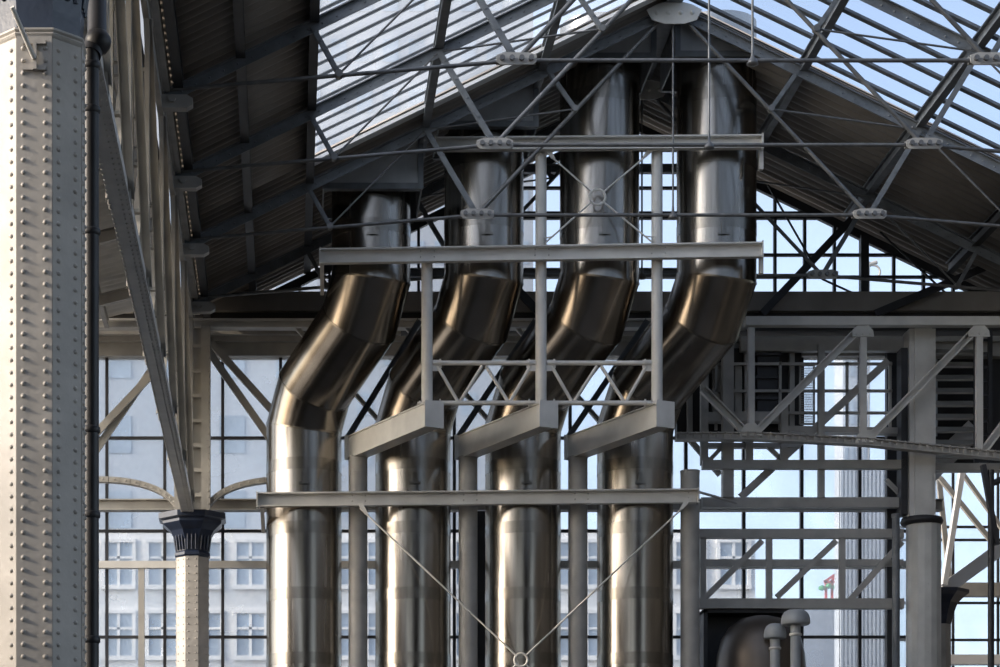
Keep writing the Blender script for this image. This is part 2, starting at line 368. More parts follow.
# ---------------------------------------------------------------- columns
def column(x, Y, w, z0, z1, label, rstep=.098, rr=.014, m='column', coll=True):
    r = thing('iron_column', (x, Y, z0), label, 'column')
    n = 8; R = w/2/math.cos(PI/8); rot = PI/8
    sh = MB()
    sh.lathe((x, Y, 0), [(R, z0), (R, z1)], n, rot, False)
    for k in range(8):
        a = k*PI/4; nr = Vector((math.cos(a), math.sin(a), 0))
        if nr.y > .3: continue
        tg = Vector((-nr.y, nr.x, 0)); hw = R*math.sin(PI/8)
        if k % 2 == 0:                               # cover strips on the straight faces
            c = Vector((x, Y, 0))+nr*(w/2+.004)
            sh.plate([c+tg*(-hw*.96)+Vector((0,0,z0)), c+tg*(hw*.96)+Vector((0,0,z0)), c+tg*(hw*.96)+Vector((0,0,z1)), c+tg*(-hw*.96)+Vector((0,0,z1))], .012, nr)
        for s_ in (-.6, .6):
            z = z1-.1
            while z > max(z0, z1-9):
                sh.rivet(Vector((x, Y, z))+nr*(w/2+(.01 if k % 2 == 0 else 0))+tg*hw*s_, nr, rr, 6); z -= rstep
    sh.build('shaft', M[m], r)
    return r, R
# near column
ny = 19.3; nx = X(34.5, ny-.34); nz_ = Z(35, ny-.37)
r, R = column(nx, ny, .70, 0, nz_, 'large pale riveted octagonal iron column, nearest the camera at left edge', .098, .021)
MB().lathe((nx, ny, nz_), [(R*.99,-.02),(R*1.03,0),(R*1.05,.015),(R*1.02,.03),(R*1.06,.045),(R*1.06,.06)], 8, PI/8, False).build('moulding', M['column'], r)
cp = MB(); cp.lathe((nx, ny, nz_+.06), [(R*.97,0),(R*.99,.15),(R*1.03,.35),(R*1.15,.55),(R*1.4,.78),(R*1.75,.95),(R*1.8,1.1),(R*1.9,1.12),(R*1.9,1.3)], 8, PI/8, False)
for k in range(8):
    a = k*PI/4; nr = Vector((math.cos(a), math.sin(a), 0)); tg = Vector((-nr.y, nr.x, 0))
    for s_ in (-.085, 0, .085):
        c = Vector((nx, ny, nz_+.1))+nr*(R*.93)+tg*s_
        cp.tube(c+Vector((0,0,.22)), c+nr*.05+Vector((0,0,.55)), .022, 8)
cp.build('capital', M['navy'], r)
MB().lathe((nx, ny, nz_+1.4), [(.36,0),(.36,6.2)], 8, PI/8, False).build('upper_shaft', M['column'], r)
# bracket holder on near column
hb = thing('pole_holder', (X(33, 18.9), 18.9, Z(60, 18.9)), 'small slanting steel tube on a bracket near the top of the big column', 'bracket')
fy = ny-.35-.02
b = MB(); 
for py in (42, 68): b.box(X(23, fy), X(46, fy), fy-.02, fy+.005, Z(py+2.4, fy), Z(py-2.4, fy))
b.box(X(33.5, fy), X(37, fy), fy-.05, fy, Z(71, fy), Z(44, fy))
b.build('mounting_plate', M['column'], hb)
MB().tube(W(34, 58, fy-.05), W(12, 7, fy-.32), .019, 12).build('tube', M['frame'], hb)

# far left column with capital
fy = 53.4; fx = X(192.5, fy); cz = Z(557, fy)
r, R = column(fx, fy, .70, 0, cz, 'pale riveted iron column with navy capital, behind and left of first duct', .16, .02)
cp = MB(); cp.lathe((fx, fy, cz), [(.37,-.05),(.42,0),(.42,.06),(.37,.1),(.40,.35),(.52,.55),(.66,.66),(.70,.70),(.70,.76),(.80,.80),(.80,.92)], 8, PI/8, False)
for k in range(8):
    a = k*PI/4; nr = Vector((math.cos(a), math.sin(a), 0)); tg = Vector((-nr.y, nr.x, 0))
    for s_ in (-.09, .0, .09):
        c = Vector((fx, fy, cz))+nr*(.36)+tg*s_; cp.tube(c+Vector((0,0,.12)), c+nr*.05+Vector((0,0,.45)), .02, 6)
cp.build('capital', M['navy'], r)
ct = cz+.92
up = MB()
for dx in (-.30, .30):
    up.box(fx+dx-.1, fx+dx+.1, fy-.16, fy+.2, ct, E+14.2)
up.box(fx-.3, fx+.3, fy+.05, fy+.1, ct, E+14.2)
z = ct+.1
while z < E+14:
    up.rivet((fx+.36, fy-.16, z), (0,-1,0), .02, 5); up.rivet((fx-.26, fy-.16, z), (0,-1,0), .02, 5)
    z += .14
z = ct+.4
while z < E+14: up.box(fx-.25, fx+.25, fy-.14, fy-.12, z, z+.08); z += .55
up.build('upper_shaft', M['cream'], r)
for sg in (-1, 1):
    ar = MB(); pts = []
    for i in range(13):
        t = i/12; pts.append(Vector((fx+sg*(.28+.25*t+1.6*t*t), fy, ct+.05+.75*math.sin(t*PI/2))))
    for a_, b_ in zip(pts, pts[1:]):
        ar.bar(a_, b_+(b_-a_)*.06, .2, .12); ar.rivet((a_+b_)/2+Vector((0,-.1,-.0)), (0,-1,0), .02, 5)
    ar.build('curved_arm', M['cream'], r)
for (a_, b_, dd) in (((101,428),(153,373), .0), ((101,443),(153,368), .12)):
    p, q = W(*a_, 53.7+dd), W(*b_, 53.7+dd); p = p+(p-q)*.9
    one(MB().bar(p, q, .1, .16), 'diagonal_brace', M['cream'], 'cream diagonal brace in window left of lattice girder, %s of the crossing pair' % ('steeper' if dd else 'flatter'), 'brace')
one(MB().bar(W(209,352,53.8), W(278,450,53.8), .1, .16), 'diagonal_brace', M['cream'], 'shaded diagonal brace from far column top towards first duct, the lower one', 'brace')
one(MB().bar(W(205,336,54.0), W(285,425,54.0), .1, .16), 'diagonal_brace', M['cream'], 'shaded diagonal brace from far column top towards first duct, the upper one', 'brace')

# longitudinal lattice girder over the columns
GX = -2.2; zt = E+14.25; zbm = E+9.98; Y0, Y1 = 19.9, 53.0
r = thing('lattice_girder', (GX, Y0, zbm), 'deep pale lattice girder receding along the left side above the columns', 'girder')
for dx in (-.11, .11):
    MB().ibeam((GX+dx, Y0, zt), (GX+dx, Y1, zt), .09, .4, .03, .03).build('top_chord', M['cream'], r)
cb = MB().box(GX-.13, GX+.15, Y0, Y1, zbm-.03, zbm)
for dx in (-.1, .1): cb.box(GX+dx-.012, GX+dx+.012, Y0, Y1, zbm, zbm+.3)
y = Y0+.1
while y < Y1:
    for dx in (-.11, 0.05, .12): cb.rivet((GX+dx, y, zbm-.03), (0,0,-1), .022, 5)
    cb.rivet((GX+.112, y, zbm+.12), (1,0,0), .02, 5); y += .2
cb.build('bottom_chord', M['frame'], r)
ys = [19.9+.9, 23.4, 27.5, 31.6, 35.7, 39.8, 43.9, 48.0, 52.2]
for y in ys:
    mb = MB()
    for dx in (-.12, .12):
        for dy in (-.09, .09): mb.box(GX+dx-.035, GX+dx+.035, y+dy-.012, y+dy+.012, zbm, zt-.18)
        mb.box(GX+dx-.008, GX+dx+.008, y-.09, y+.09, zbm, zt-.18)
    z = zbm+.5
    while z < zt-.3: mb.box(GX-.12, GX+.12, y-.06, y+.06, z, z+.05); z += .7
    mb.build('post', M['cream'], r)
for y, y2 in zip(ys, ys[1:]):
    ym = (y+y2)/2
    for dx, (ya, za, yc, zc) in ((-.13, (y, zbm+.1, y2, zt-.18)), (.13, (y, zt-.18, y2, zbm+.1))):
        MB().chan((GX+dx, ya, za), (GX+dx, yc, zc), .05, .13, .012, (1,0,0)).build('diagonal', M['cream'], r)
one(MB().box(GX+.0, GX+.26, Y0, YB-.9, zt+.22, zt+.3).box(GX+.23, GX+.26, Y0, YB-.9, zt+.3, zt+.5), 'gutter', M['grey'], 'grey metal gutter along the foot of the left roof slope', 'gutter')

# aisle left of the girder
def aisz(x): return E+14.8+(x+2.4)*.25
a = corrugated(-7.4, -2.5, 22, YB-1, .3, .03, 0, aisz)
one(a, 'aisle_roof', M['frame'], 'pale corrugated side roof seen through the lattice girder at left', 'roof')
for i, (x, d) in enumerate(((-2.9, 'nearest the girder'), (-4.0, 'further left'))):
    one(MB().ibeam((x, 22, aisz(x)-.16), (x, YB-1, aisz(x)-.16), .1, .2), 'aisle_purlin', M['cream'], 'cream purlin under the pale side roof, '+d, 'purlin')
for i in range(7):
    y = 26+i*4.1
    one(MB().ibeam((-7.4, y, aisz(-7.4)-.4), (-2.5, y, aisz(-2.5)-.4), .12, .24), 'aisle_rafter', M['cream'], 'cream rafter under the pale side roof behind the lattice girder', 'rafter', 'side roof rafters')

# drainpipe beside near column
dy_ = 19.9
r = thing('drainpipe', (X(91, dy_), dy_, 0), 'black cast iron drainpipe running down beside the big column', 'drainpipe')
dp = MB(); xx = X(91, dy_)
dp.tube((xx, dy_, 0), (xx, dy_, Z(50, dy_)), .066, 16)
dp.tube(W(91, 55, dy_), W(97, 36, dy_+.1), .085, 16); dp.tube(W(97, 40, dy_+.1), W(97, -30, dy_+.5), .08, 16)
dp.build('pipe', M['dark'], r)
for py in (66, 110, 232, 430, 515, 640, 760):
    MB().lathe((xx, dy_, Z(py, dy_)), [(.066,-.03),(.078,-.02),(.078,.02),(.066,.03)], 16).build('collar', M['dark'], r)
eb = MB(); eb.lathe(W(98, 42, dy_+.05), [(.001,-.11),(.07,-.09),(.105,-.04),(.115,0),(.105,.04),(.07,.09),(.001,.11)], 16); eb.build('elbow', M['dark'], r)
for py in (120, 330, 515): 
    MB().box(xx-.15, xx, dy_-.04, dy_, Z(py, dy_)-.02, Z(py, dy_)+.02).build('wall_clip', M['dark'], r)

# ---------------------------------------------------------------- ducts
YU, YLo = 50.0, 52.3
DR = .82
low = [304, 413, 523, 635]; upx = [371, 484, 599.5, 716.5]; topy = [186, 124, 56, 54]
names = ['first', 'second', 'third', 'fourth']
DLab = ['leftmost brushed steel duct with its whole S-bend in view', 'second brushed steel duct from left, its bend behind a wedge bracket',
        'third brushed steel duct from left, topped close to the ridge', 'rightmost brushed steel duct with a bright streak at its top']
def ringat(c, d, R_, n=40):
    d = d.normalized(); u = Vector((1,0,0))-d*d.x; u.normalize(); w = d.cross(u)
    return [c+(u*math.cos(2*PI*i/n)+w*math.sin(2*PI*i/n))*R_ for i in range(n)]
def mitre(c, d1, d2, R_, n=40):
    # ring lying on the mitre plane between two cylinder directions
    d1 = d1.normalized(); d2 = d2.normalized(); nn = (d1+d2).normalized()
    base = ringat(c, d1, R_, n)
    return [p+d1*(-(p-c).dot(nn)/d1.dot(nn)) for p in base]
for i in range(4):
    xl = X(low[i], YLo); xu = X(upx[i], YU)
    zA = Z(428, YLo); zD = Z(279, YU)
    off = Vector((xu-xl, YU-YLo, 0)); L = off.length; hd = off.normalized()
    A = Vector((xl, YLo, zA)); D = Vector((xu, YU, zD)); H = zD-zA
    # pieces at 1/2 tilt then full tilt : solve piece lengths
    th = math.radians(60); hm = math.radians(30)
    # 2*l1*sin(hm)+l2*sin(th)=L ; 2*l1*cos(hm)+l2*cos(th)=H
    a1, b1 = 2*math.sin(hm), math.sin(th); a2, b2 = 2*math.cos(hm), math.cos(th)
    det = a1*b2-a2*b1; l1 = (L*b2-H*b1)/det; l2 = (a1*H-a2*L)/det
    Zv = Vector((0,0,1)); dm = hd*math.sin(hm)+Zv*math.cos(hm); dt = hd*math.sin(th)+Zv*math.cos(th)
    B = A+dm*l1; Cc = B+dt*l2
    zt_ = Z(topy[i], YU)+.6
    P0 = Vector((xl, YLo, 0)); P5 = Vector((xu, YU, zt_))
    r = thing('exhaust_duct', P0, DLab[i], 'duct', 'steel exhaust ducts')
    pts = [P0, A, B, Cc, D, P5]; dirs = [Zv, dm, dt, dm, Zv]
    for k in range(5):
        ra = ringat(pts[0], Zv, DR) if k == 0 else mitre(pts[k], dirs[k-1], dirs[k], DR)
        rb = ringat(P5, Zv, DR) if k == 4 else mitre(pts[k+1], dirs[k], dirs[k+1], DR)
        # the ring order must match along one piece: slide the lower ring onto the upper plane
        d = dirs[k]
        if k < 4:
            nn = (dirs[k]+dirs[k+1]).normalized(); c = pts[k+1]
            rb = [p+d*((c-p).dot(nn)/d.dot(nn)) for p in ra]
        else:
            rb = [Vector((p.x, p.y, zt_)) for p in ra]
        s_ = MB(); s_.rings([ra, [a_.lerp(b_, .5) for a_, b_ in zip(ra, rb)], rb], True, k in (0, 4))
        o = s_.build('duct_section' if k in (0, 4) else 'bend_section', M['steel'] if k in (0, 4) else M['bend'], r)
        if k == 0: BOT = o
        if k == 4: TOP = o
    # seams at the mitres
    for k in range(1, 5):
        c = pts[k]; nn = (dirs[k-1]+dirs[k]).normalized()
        d = dirs[k-1]
        lo_ = mitre(c-nn*.02, dirs[k-1], dirs[k], DR+.008); hi_ = [p+nn*.04 for p in lo_]
        MB().rings([lo_, hi_], True, False).build('seam', M['band'], r)
    # raised joint bands
    zs = [Z(py, YLo) for py in (470, 533, 598, 662, 727, 792, 857)]
    for z in zs:
        MB().lathe((xl, YLo, z), [(DR+.006,-.125),(DR+.006,.125)], 40).build('joint_band', M['band'], BOT)
    for z in [Z(py, YU) for py in ((235,) if i == 0 else (245-15, 168) if i == 1 else (232, 168, 105))]:
        MB().lathe((xu, YU, z), [(DR+.006,-.125),(DR+.006,.125)], 40).build('joint_band', M['band'], TOP)
    for z, yy, xc in ((Z(486, YLo), YLo, xl), (Z(241, YU), YU, xu)):     # small lugs
        lg = MB().box(xc-.05, xc+.05, yy-DR-.06, yy-DR+.03, z-.12, z+.12).box(xc-.12, xc+.12, yy-DR-.03, yy-DR+.03, z-.12, z-.07)
        lg.build('lug', M['band'], BOT if yy == YLo else TOP)
    # curb box through the roof
    zb_ = Z(topy[i]+2, YU-1); w = 1.0
    bx = thing('duct_curb', (xu, YU, zb_), 'grey sheet metal collar box where the %s duct meets the roof' % ['leftmost','second','third','rightmost'][i], 'collar box', 'roof collar boxes')
    def rz(x): return roofz(x)+.1
    mbx = MB()
    x0, x1, y0, y1 = xu-w, xu+w, YU-1, YU+1
    def top(x): return max(rz(x), zb_+.05)
    t_ = .03
    xs = [x0, x1] if not (x0 < RX < x1) else [x0, RX, x1]
    for yy in (y0, y1):
        mbx.plate([(x, yy, zb_) for x in xs]+[(x, yy, top(x)) for x in reversed(xs)], t_)
    for xx_ in (x0, x1): mbx.box(xx_-t_/2, xx_+t_/2, y0, y1, zb_, top(xx_))
    mbx.build('side_panel', M['boxsheet'], bx)
    fr = MB()
    fr.box(x0-.03, x1+.03, y0-.06, y0-.01, zb_-.03, zb_+.09)
    fr.box(x1-.08, x1+.03, y0-.05, y0-.01, zb_, max(top(x1)-.05, zb_+.1)); fr.box(x0-.03, x0+.08, y0-.05, y0-.01, zb_, max(top(x0)-.05, zb_+.1))
    fr.box(x0, x1, y0, y0+.12, zb_-.03, zb_+.0); fr.box(x0, x1, y1-.12, y1, zb_-.03, zb_)
    fr.build('edge_frame', M['truss'], bx)

# ---------------------------------------------------------------- duct support frame
YF, YP = 49.0, 51.9
def hbeam(px0, px1, py0, py1, Y, label, h):
    r = thing('steel_beam', W(px0, (py0+py1)/2, Y), label, 'beam', 'pale beams carrying the ducts')
    a, b_ = W(px0, py0, Y), W(px1, py1, Y)
    m_ = MB().section(a, b_, [(-.02,-h/2),(.13,-h/2),(.13,-h/2+.03),(0,-h/2+.03),(0,h/2-.03),(.13,h/2-.03),(.13,h/2),(-.02,h/2)])
    m_ = MB().chan(a, b_, .16, h, .03)
    m_.build('channel', M['frame'], r)
    e = MB()
    for c in (a, b_): e.box(c.x-.015, c.x+.015, Y-.1, Y+.1, c.z-h/2-.02, c.z+h/2+.02)
    e.build('end_plate', M['frame'], r)
    return r, a, b_, h
ht = [hbeam(435, 762, 144.5, 142, YF-.12, 'short pale steel beam crossing the three right ducts, topmost of three', .27),
      hbeam(320, 762, 256.5, 250, YF-.12, 'pale steel beam crossing all ducts above their bends, middle of three', .30)]
hl = hbeam(257, 698, 500, 496, YLo-DR-.14, 'pale steel beam crossing the ducts below their bends, lowest of three', .30)
def bolts(r, a, b_, Y, pxs, yy):
    r = [c for c in r.children if c.name.startswith('channel')][0]
    m_ = MB()
    for px in pxs:
        for dx in (-.14, .14):
            for dz in (-.06, .06):
                x = X(px, Y)+dx; t = (x-a.x)/(b_.x-a.x); m_.rivet((x, yy, a.z+(b_.z-a.z)*t+dz), (0,-1,0), .02, 6)
    m_.build('bolts', M['grey'], r)
bolts(ht[0][0], ht[0][1], ht[0][2], YF, (541, 657), YF-.2); bolts(ht[1][0], ht[1][1], ht[1][2], YF, (427, 541, 657), YF-.2)
bolts(hl[0], hl[1], hl[2], YP, (358, 468, 578, 690), YLo-DR-.22)
YU_ = YF+.12
for i, (px, pt) in enumerate(((427, 262), (541, 138), (657, 138))):
    r = thing('tube_post', (X(px, YU_), YU_, Z(405, YU_)), 'pale upper tube post %s' % ('between first and second ducts', 'between second and third ducts', 'between third and fourth ducts')[i], 'post', 'upper tube posts')
    MB().tube((X(px, YU_), YU_, Z(405, YU_)), (X(px, YU_), YU_, Z(pt, YU_)), .115, 20).build('tube', M['frame'], r)
    f = MB().box(X(px, YU_)-.2, X(px, YU_)+.2, YU_-.15, YU_+.15, Z(405, YU_), Z(405, YU_)+.03)
    for dx in (-.15, .15): f.tube((X(px, YU_)+dx, YU_-.1, Z(405, YU_)), (X(px, YU_)+dx, YU_-.1, Z(405, YU_)+.06), .02, 6)
    f.build('foot_plate', M['frame'], r)
for i, px in enumerate((358, 468, 578, 690)):
    z1 = Z(457, YP) if i < 3 else Z(471, YP)
    d = ('just right of the leftmost duct', 'between second and third ducts', 'between third and fourth ducts', 'free standing right of the rightmost duct')[i]
    r = thing('tube_post', (X(px, YP), YP, 0), 'thick grey lower tube post '+d, 'post', 'lower tube posts')
    MB().tube((X(px, YP), YP, 0), (X(px, YP), YP, z1), .205, 28).build('tube', M['grey'], r)
    MB().lathe((X(px, YP), YP, z1), [(.215,-.03),(.215,0)], 24).build('cap', M['grey'], r)
    MB().lathe((X(px, YP), YP, Z(474, YP)), [(.205,-.01),(.209,-.008),(.209,.008),(.205,.01)], 24).build('weld_ring', M['grey'], r)
# cantilever brackets
zt_b = Z(405, YU_)-.0; zb_b = zt_b-.50
for i, (pl_, pu_) in enumerate(((358, 427), (468, 541), (578, 657))):
    a = Vector((X(pl_, YP)-.08, YP+.15, (zt_b+zb_b)/2)); b_ = Vector((X(pu_, YU_)+.12, YU_-.25, (zt_b+zb_b)/2))
    d = ('leftmost', 'middle', 'rightmost')[i]
    r = thing('bracket_beam', a, 'pale slanting bracket beam joining upper and lower posts, %s of three' % d, 'bracket', 'bracket beams')
    dv = (b_-a).normalized(); sd_ = dv.cross(Vector((0,0,1)))
    pb = MB()
    hw = .17
    # flanges and web
    pb.section(a, b_, [(-hw,-.25),(hw,-.25),(hw,-.225),(-hw,-.225)]); pb.section(a, b_, [(-hw,.225),(hw,.225),(hw,.25),(-hw,.25)])
    pb.section(a, b_, [(-hw+.04,-.225),(-hw+.07,-.225),(-hw+.07,.225),(-hw+.04,.225)]); pb.section(a, b_, [(hw-.07,-.225),(hw-.04,-.225),(hw-.04,.225),(hw-.07,.225)])
    pb.build('box_beam', M['frame'], r)
    ep = MB(); c = b_
    ep.section(c, c+dv*.03, [(-.22,-.27),(.22,-.27),(.22,.27),(-.22,.27)]); ep.section(a-dv*.03, a, [(-.22,-.27),(.22,-.27),(.22,.27),(-.22,.27)])
    ep.build('end_plate', M['frame'], r)
# W trusses between upper posts
for i, (p0, p1) in enumerate(((432.5, 535.5), (546.5, 651.5))):
    r = thing('web_truss', W(p0, 403, YU_), 'short pale tube truss between upper posts, %s of two' % ('left' if i == 0 else 'right'), 'truss', 'short tube trusses')
    for py in (363, 403): 
        m_ = MB().tube(W(p0, py, YU_), W(p1, py, YU_), .05, 12)
        for px in (p0+7, p1-7): m_.tube(W(px, py, YU_), W(px+1.2, py, YU_), .085, 12)
        m_.build('chord', M['frame'], r)
    mid = (p0+p1)/2
    for (a_, b_) in (((p0+5, 366), (p0+25, 401)), ((mid-2, 366), (p0+28, 401)), ((mid+2, 366), (p1-28, 401)), ((p1-5, 366), (p1-25, 401))):
        MB().tube(W(*a_, YU_), W(*b_, YU_), .036, 8).build('diagonal', M['frame'], r)
    for px, sg in ((p0, 1), (p1, -1)):
        MB().plate([W(px, 360, YU_), W(px+sg*9, 360, YU_), W(px+sg*9, 368, YU_), W(px+sg*5, 371, YU_), W(px, 371, YU_)], .03).build('gusset_plate', M['frame'], r)
# cross braces with rings
def cross(c, R_, ends, Y, label):
    r = thing('cross_brace', W(c[0], c[1], Y), label, 'cross brace', 'cross braces with ring')
    C_ = W(c[0], c[1], Y)
    MB().torus(C_, R_, .025).build('ring', M['frame'], r)
    for e in ends:
        q = W(e[0], e[1], Y); d = (q-C_).normalized()
        MB().tube(C_+d*R_, q, .018, 8).build('rod', M['frame'], r)
        MB().plate([q+Vector((-.06,0,.1)), q+Vector((.06,0,.1)), q-d*.2+Vector((.04,0,0)), q-d*.2-Vector((.04,0,0))], .03).build('fork', M['frame'], r)
cross((597.5, 197), .16, ((546, 152), (652, 151), (545, 243), (652, 242)), YF-.05, 'upper rod cross brace with a ring, in front of the third duct')
cross((521, 660), .14, ((360, 508), (688, 503), (360, 812), (688, 815)), YP-.55-.45, 'large lower rod cross brace, its ring at bottom centre')
for (px, p0, p1, Yh, lb) in ((761, 149, 170, YF+.1, 'topmost'), (761, 257, 274, YF+.1, 'middle')):
    one(MB().bar(W(px, p0, Yh), W(px, p1, Yh), .08, .12), 'hanger_stub', M['frame'], 'short pale stub hanging under the right end of the %s duct beam' % lb, 'stub')
for (p0, p1, py, lb) in ((505, 700, 169, 'upper'), (395, 745, 273, 'lower')):
    one(MB().ibeam(W(p0, py, 53.6), W(p1, py, 53.6), .15, .19), 'back_beam', M['truss'], 'dark level beam behind the ducts across the gable window, the %s of two' % lb, 'beam')
# short knee pieces at left ends
for (a_, Y, d, lb) in (((322, 262), YF-.1, 1, 'middle'), ((262, 507), YLo-DR-.12, 1, 'lowest')):
    p = W(*a_, Y); one(MB().bar(p, p+Vector((.02, 1.2, -.3)), .08, .1), 'knee_brace', M['frame'], 'small pale knee brace under the left end of the %s duct beam' % lb, 'brace')

# ---------------------------------------------------------------- right hand structures
def L(px0, py0, px1, py1, Y, w, d=None): return MB().bar(W(px0, py0, Y), W(px1, py1, Y), d or w, w)
# light transverse lattice girder
YA = 52.6
r = thing('lattice_girder', W(751, 436, YA), 'pale lattice girder crossing at right with wide V diagonals below the gable window', 'girder')
L(745, 322, 1080, 322, YA, .19, .25).build('top_chord', M['frame'], r)
bc = MB(); pts = [W(676, 437, YA), W(751, 436.5, YA), W(863, 442, YA), W(1080, 464, YA)]
for a_, b_ in zip(pts, pts[1:]):
    bc.ibeam(a_, b_, .24, .17, .03, .1)
    n = int((b_-a_).length/.16)
    for k in range(n):
        c = a_.lerp(b_, (k+.5)/n); bc.rivet(c+Vector((0, -.12, .07)), (0,-1,0), .025, 5); bc.box(c.x-.03, c.x+.03, YA-.1, YA-.04, c.z-.05, c.z+.05)
bc.build('bottom_chord', M['grey'], r)
for px, b0 in ((751, 436), (863, 441), (979, 452)): L(px, b0, px, 328, YA, .14, .14).build('post', M['frame'], r)
for p in ((703, 389, 744, 431), (757, 431, 859, 329), (870, 437, 976, 329), (985, 449, 1070, 334)):
    MB().chan(W(p[0], p[1], YA), W(p[2], p[3], YA), .14, .17, .03).build('diagonal', M['frame'], r)
for c in ((751, 431), (863, 332), (866, 438), (979, 332)):
    C_ = W(*c, YA-.08); g = MB().plate([C_+Vector((-.24,0,-.1)), C_+Vector((.24,0,-.1)), C_+Vector((.22,0,.03)), C_+Vector((.1,0,.17)), C_+Vector((-.1,0,.17)), C_+Vector((-.22,0,.03))], .03)
    for a_ in (-.15, 0, .15): g.rivet(C_+Vector((a_,-.015,-.04)), (0,-1,0), .025, 6)
    g.build('gusset_plate', M['frame'], r)
# lower trussed gallery beam
YC = 53.2
r = thing('gallery_girder', W(703, 604, YC), 'grey trussed girder low at right, above the black duct housing', 'girder')
L(686, 534, 903, 534, YC, .2, .2).build('top_chord', M['grey'], r)
L(686, 604, 903, 604, YC, .22, .22).build('bottom_chord', M['grey'], r)
L(686, 563, 903, 563, YC+.1, .15, .1).build('rail', M['grey'], r)
for px in (703, 769, 842): L(px, 600, px, 538, YC, .13, .13).build('post', M['grey'], r)
for p in ((706, 597, 762, 541), (777, 597, 836, 541), (850, 600, 902, 542)): L(*p, YC, .13, .1).build('diagonal', M['grey'], r)
# platform deck frame
r = thing('platform_frame', W(703, 465, YC), 'grey steel platform frame with posts under the railed gallery at right', 'platform')
L(702, 465, 905, 465, YC, .19, .2).build('edge_beam', M['grey'], r)
L(702, 503, 905, 503, YC+.2, .22, .2).build('edge_beam', M['grey'], r)
L(702, 446, 800, 446, YC+.25, .1, .2).build('edge_beam', M['grey'], r)
for px, a_, b_, w in ((704, 465, 355, .16), (727.5, 498, 345, .24), (749, 465, 440, .16), (784, 465, 405, .16), (821, 498, 345, .14)):
    L(px, a_, px, b_, YC+.1, w, w).build('post', M['grey'], r)
for p in ((707, 463, 722, 447), (741, 497, 888, 361), (765, 444, 783, 461), (903, 497, 886, 480)):
    L(*p, YC+.25, .17 if p[0] == 741 else .09, .1).build('diagonal', M['grey'], r)
# gallery railing
r = thing('gallery_railing', W(715, 418, YC+.35), 'thin grey railing of the gallery above the platform at right', 'railing')
for py in (364, 391, 413): L(712, py, 892, py, YC+.35, .06, .06).build('rail', M['grey'], r)
for px in (716, 780, 847, 890): L(px, 430, px, 362, YC+.35, .06, .06).build('post', M['grey'], r)
L(706, 418, 786, 418, YC+.3, .2, .3).build('toe_beam', M['grey'], r)
L(786, 430, 905, 432, YC+.35, .13, .3).build('toe_beam', M['grey'], r)
# wire mesh panel
r = thing('mesh_panel', W(800, 424, YC+.4), 'narrow wire mesh guard panel in the gallery railing', 'mesh panel')
m_ = MB(); m2 = MB()
for p in ((800,364,814,364), (800,424,814,424), (800,364,800,424), (814,364,814,424)): m_.add([], []) ; m_.bar(W(p[0],p[1],YC+.42), W(p[2],p[3],YC+.42), .04, .04)
k = 802
while k < 814: m2.bar(W(k,364,YC+.42), W(k,424,YC+.42), .012, .012); k += 2
k = 366
while k < 424: m2.bar(W(800,k,YC+.42), W(814,k,YC+.42), .012, .012); k += 2.4
m_.build('frame', M['grey'], r); m2.build('mesh', M['grey'], r)
# dark equipment housing
r = thing('equipment_housing', W(755, 418, 53.6), 'dark panelled equipment housing behind the gallery railing', 'housing')
MB().box(X(676, 54), X(800, 54), 53.85, 54.2, Z(440, 54), Z(350, 54)).build('back_panel', M['darkwall'], r)
p_ = MB().box(X(757, 53.7), X(779, 53.7), 53.65, 53.85, Z(412, 53.7), Z(354, 53.7))
for py in (354, 377, 398, 412): p_.box(X(755, 53.6), X(781, 53.6), 53.58, 53.66, Z(py+1.5, 53.6), Z(py-1.5, 53.6))
p_.build('door_panel', M['dark'], r)
for px in (690, 706, 747, 792): MB().box(X(px-2.5, 53.7), X(px+2.5, 53.7), 53.68, 53.85, Z(440, 53.7), Z(352, 53.7)).build('rib', M['grey'], r)
MB().box(X(712,53.7), X(722,53.7), 53.7, 53.85, Z(413, 53.7), Z(366, 53.7)).box(X(735,53.7), X(742,53.7), 53.7, 53.85, Z(413, 53.7), Z(366, 53.7)).build('small_panel', M['grey'], r)
one(L(690, 440, 720, 475, 53.95, .12, .1), 'diagonal_brace', M['grey'], 'short dark diagonal brace beside the top of the free standing post', 'brace')
one(MB().path([W(699, 492, 53), W(737, 503, 53)], .03, 8), 'cable_rod', M['grey'], 'thin grey rod from the free standing post to the platform beam', 'rod')

# right hand tubular column
cy = 53.3; cxp = 923.5; cx = X(cxp, cy)
r = thing('iron_column', (cx, cy, 0), 'pale column at right with a dark collar halfway, in front of cream struts', 'column')
sh = MB().lathe((cx, cy, 0), [(.38, 0), (.38, Z(522, cy))], 16, PI/16, False)
z = 3
while z < Z(526, cy): sh.rivet((cx, cy-.375, z), (0,-1,0), .016, 5); z += .5
sh.build('shaft', M['frame'], r)
MB().lathe((cx-.04, cy, Z(522, cy)), [(.38,-.08),(.44,-.06),(.47,.0),(.44,.08),(.36,.1)], 20).build('collar', M['dark'], r)
u_ = MB().box(X(906, cy), X(932, cy), cy-.3, cy+.3, Z(518, cy), Z(332, cy)).box(X(911, cy), X(928, cy), cy-.34, cy-.3, Z(518, cy), Z(332, cy)); u_.build('upper_shaft', M['frame'], r)
MB().box(X(899, cy), X(905.5, cy), cy-.2, cy+.2, Z(516, cy), Z(350, cy)).build('side_channel', M['dark'], r)
r = thing('drainpipe', (X(896, 52.7), 52.7, 0), 'slim dark grey pipe rising beside the right column up to its collar', 'pipe')
MB().tube((X(896, 52.7), 52.7, 0), (X(896, 52.7), 52.7, Z(514, 52.7)), .085, 14).build('pipe', M['truss'], r)
MB().lathe((X(896, 52.7), 52.7, Z(514, 52.7)), [(.1,-.08),(.1,0)], 14).build('cap', M['truss'], r)
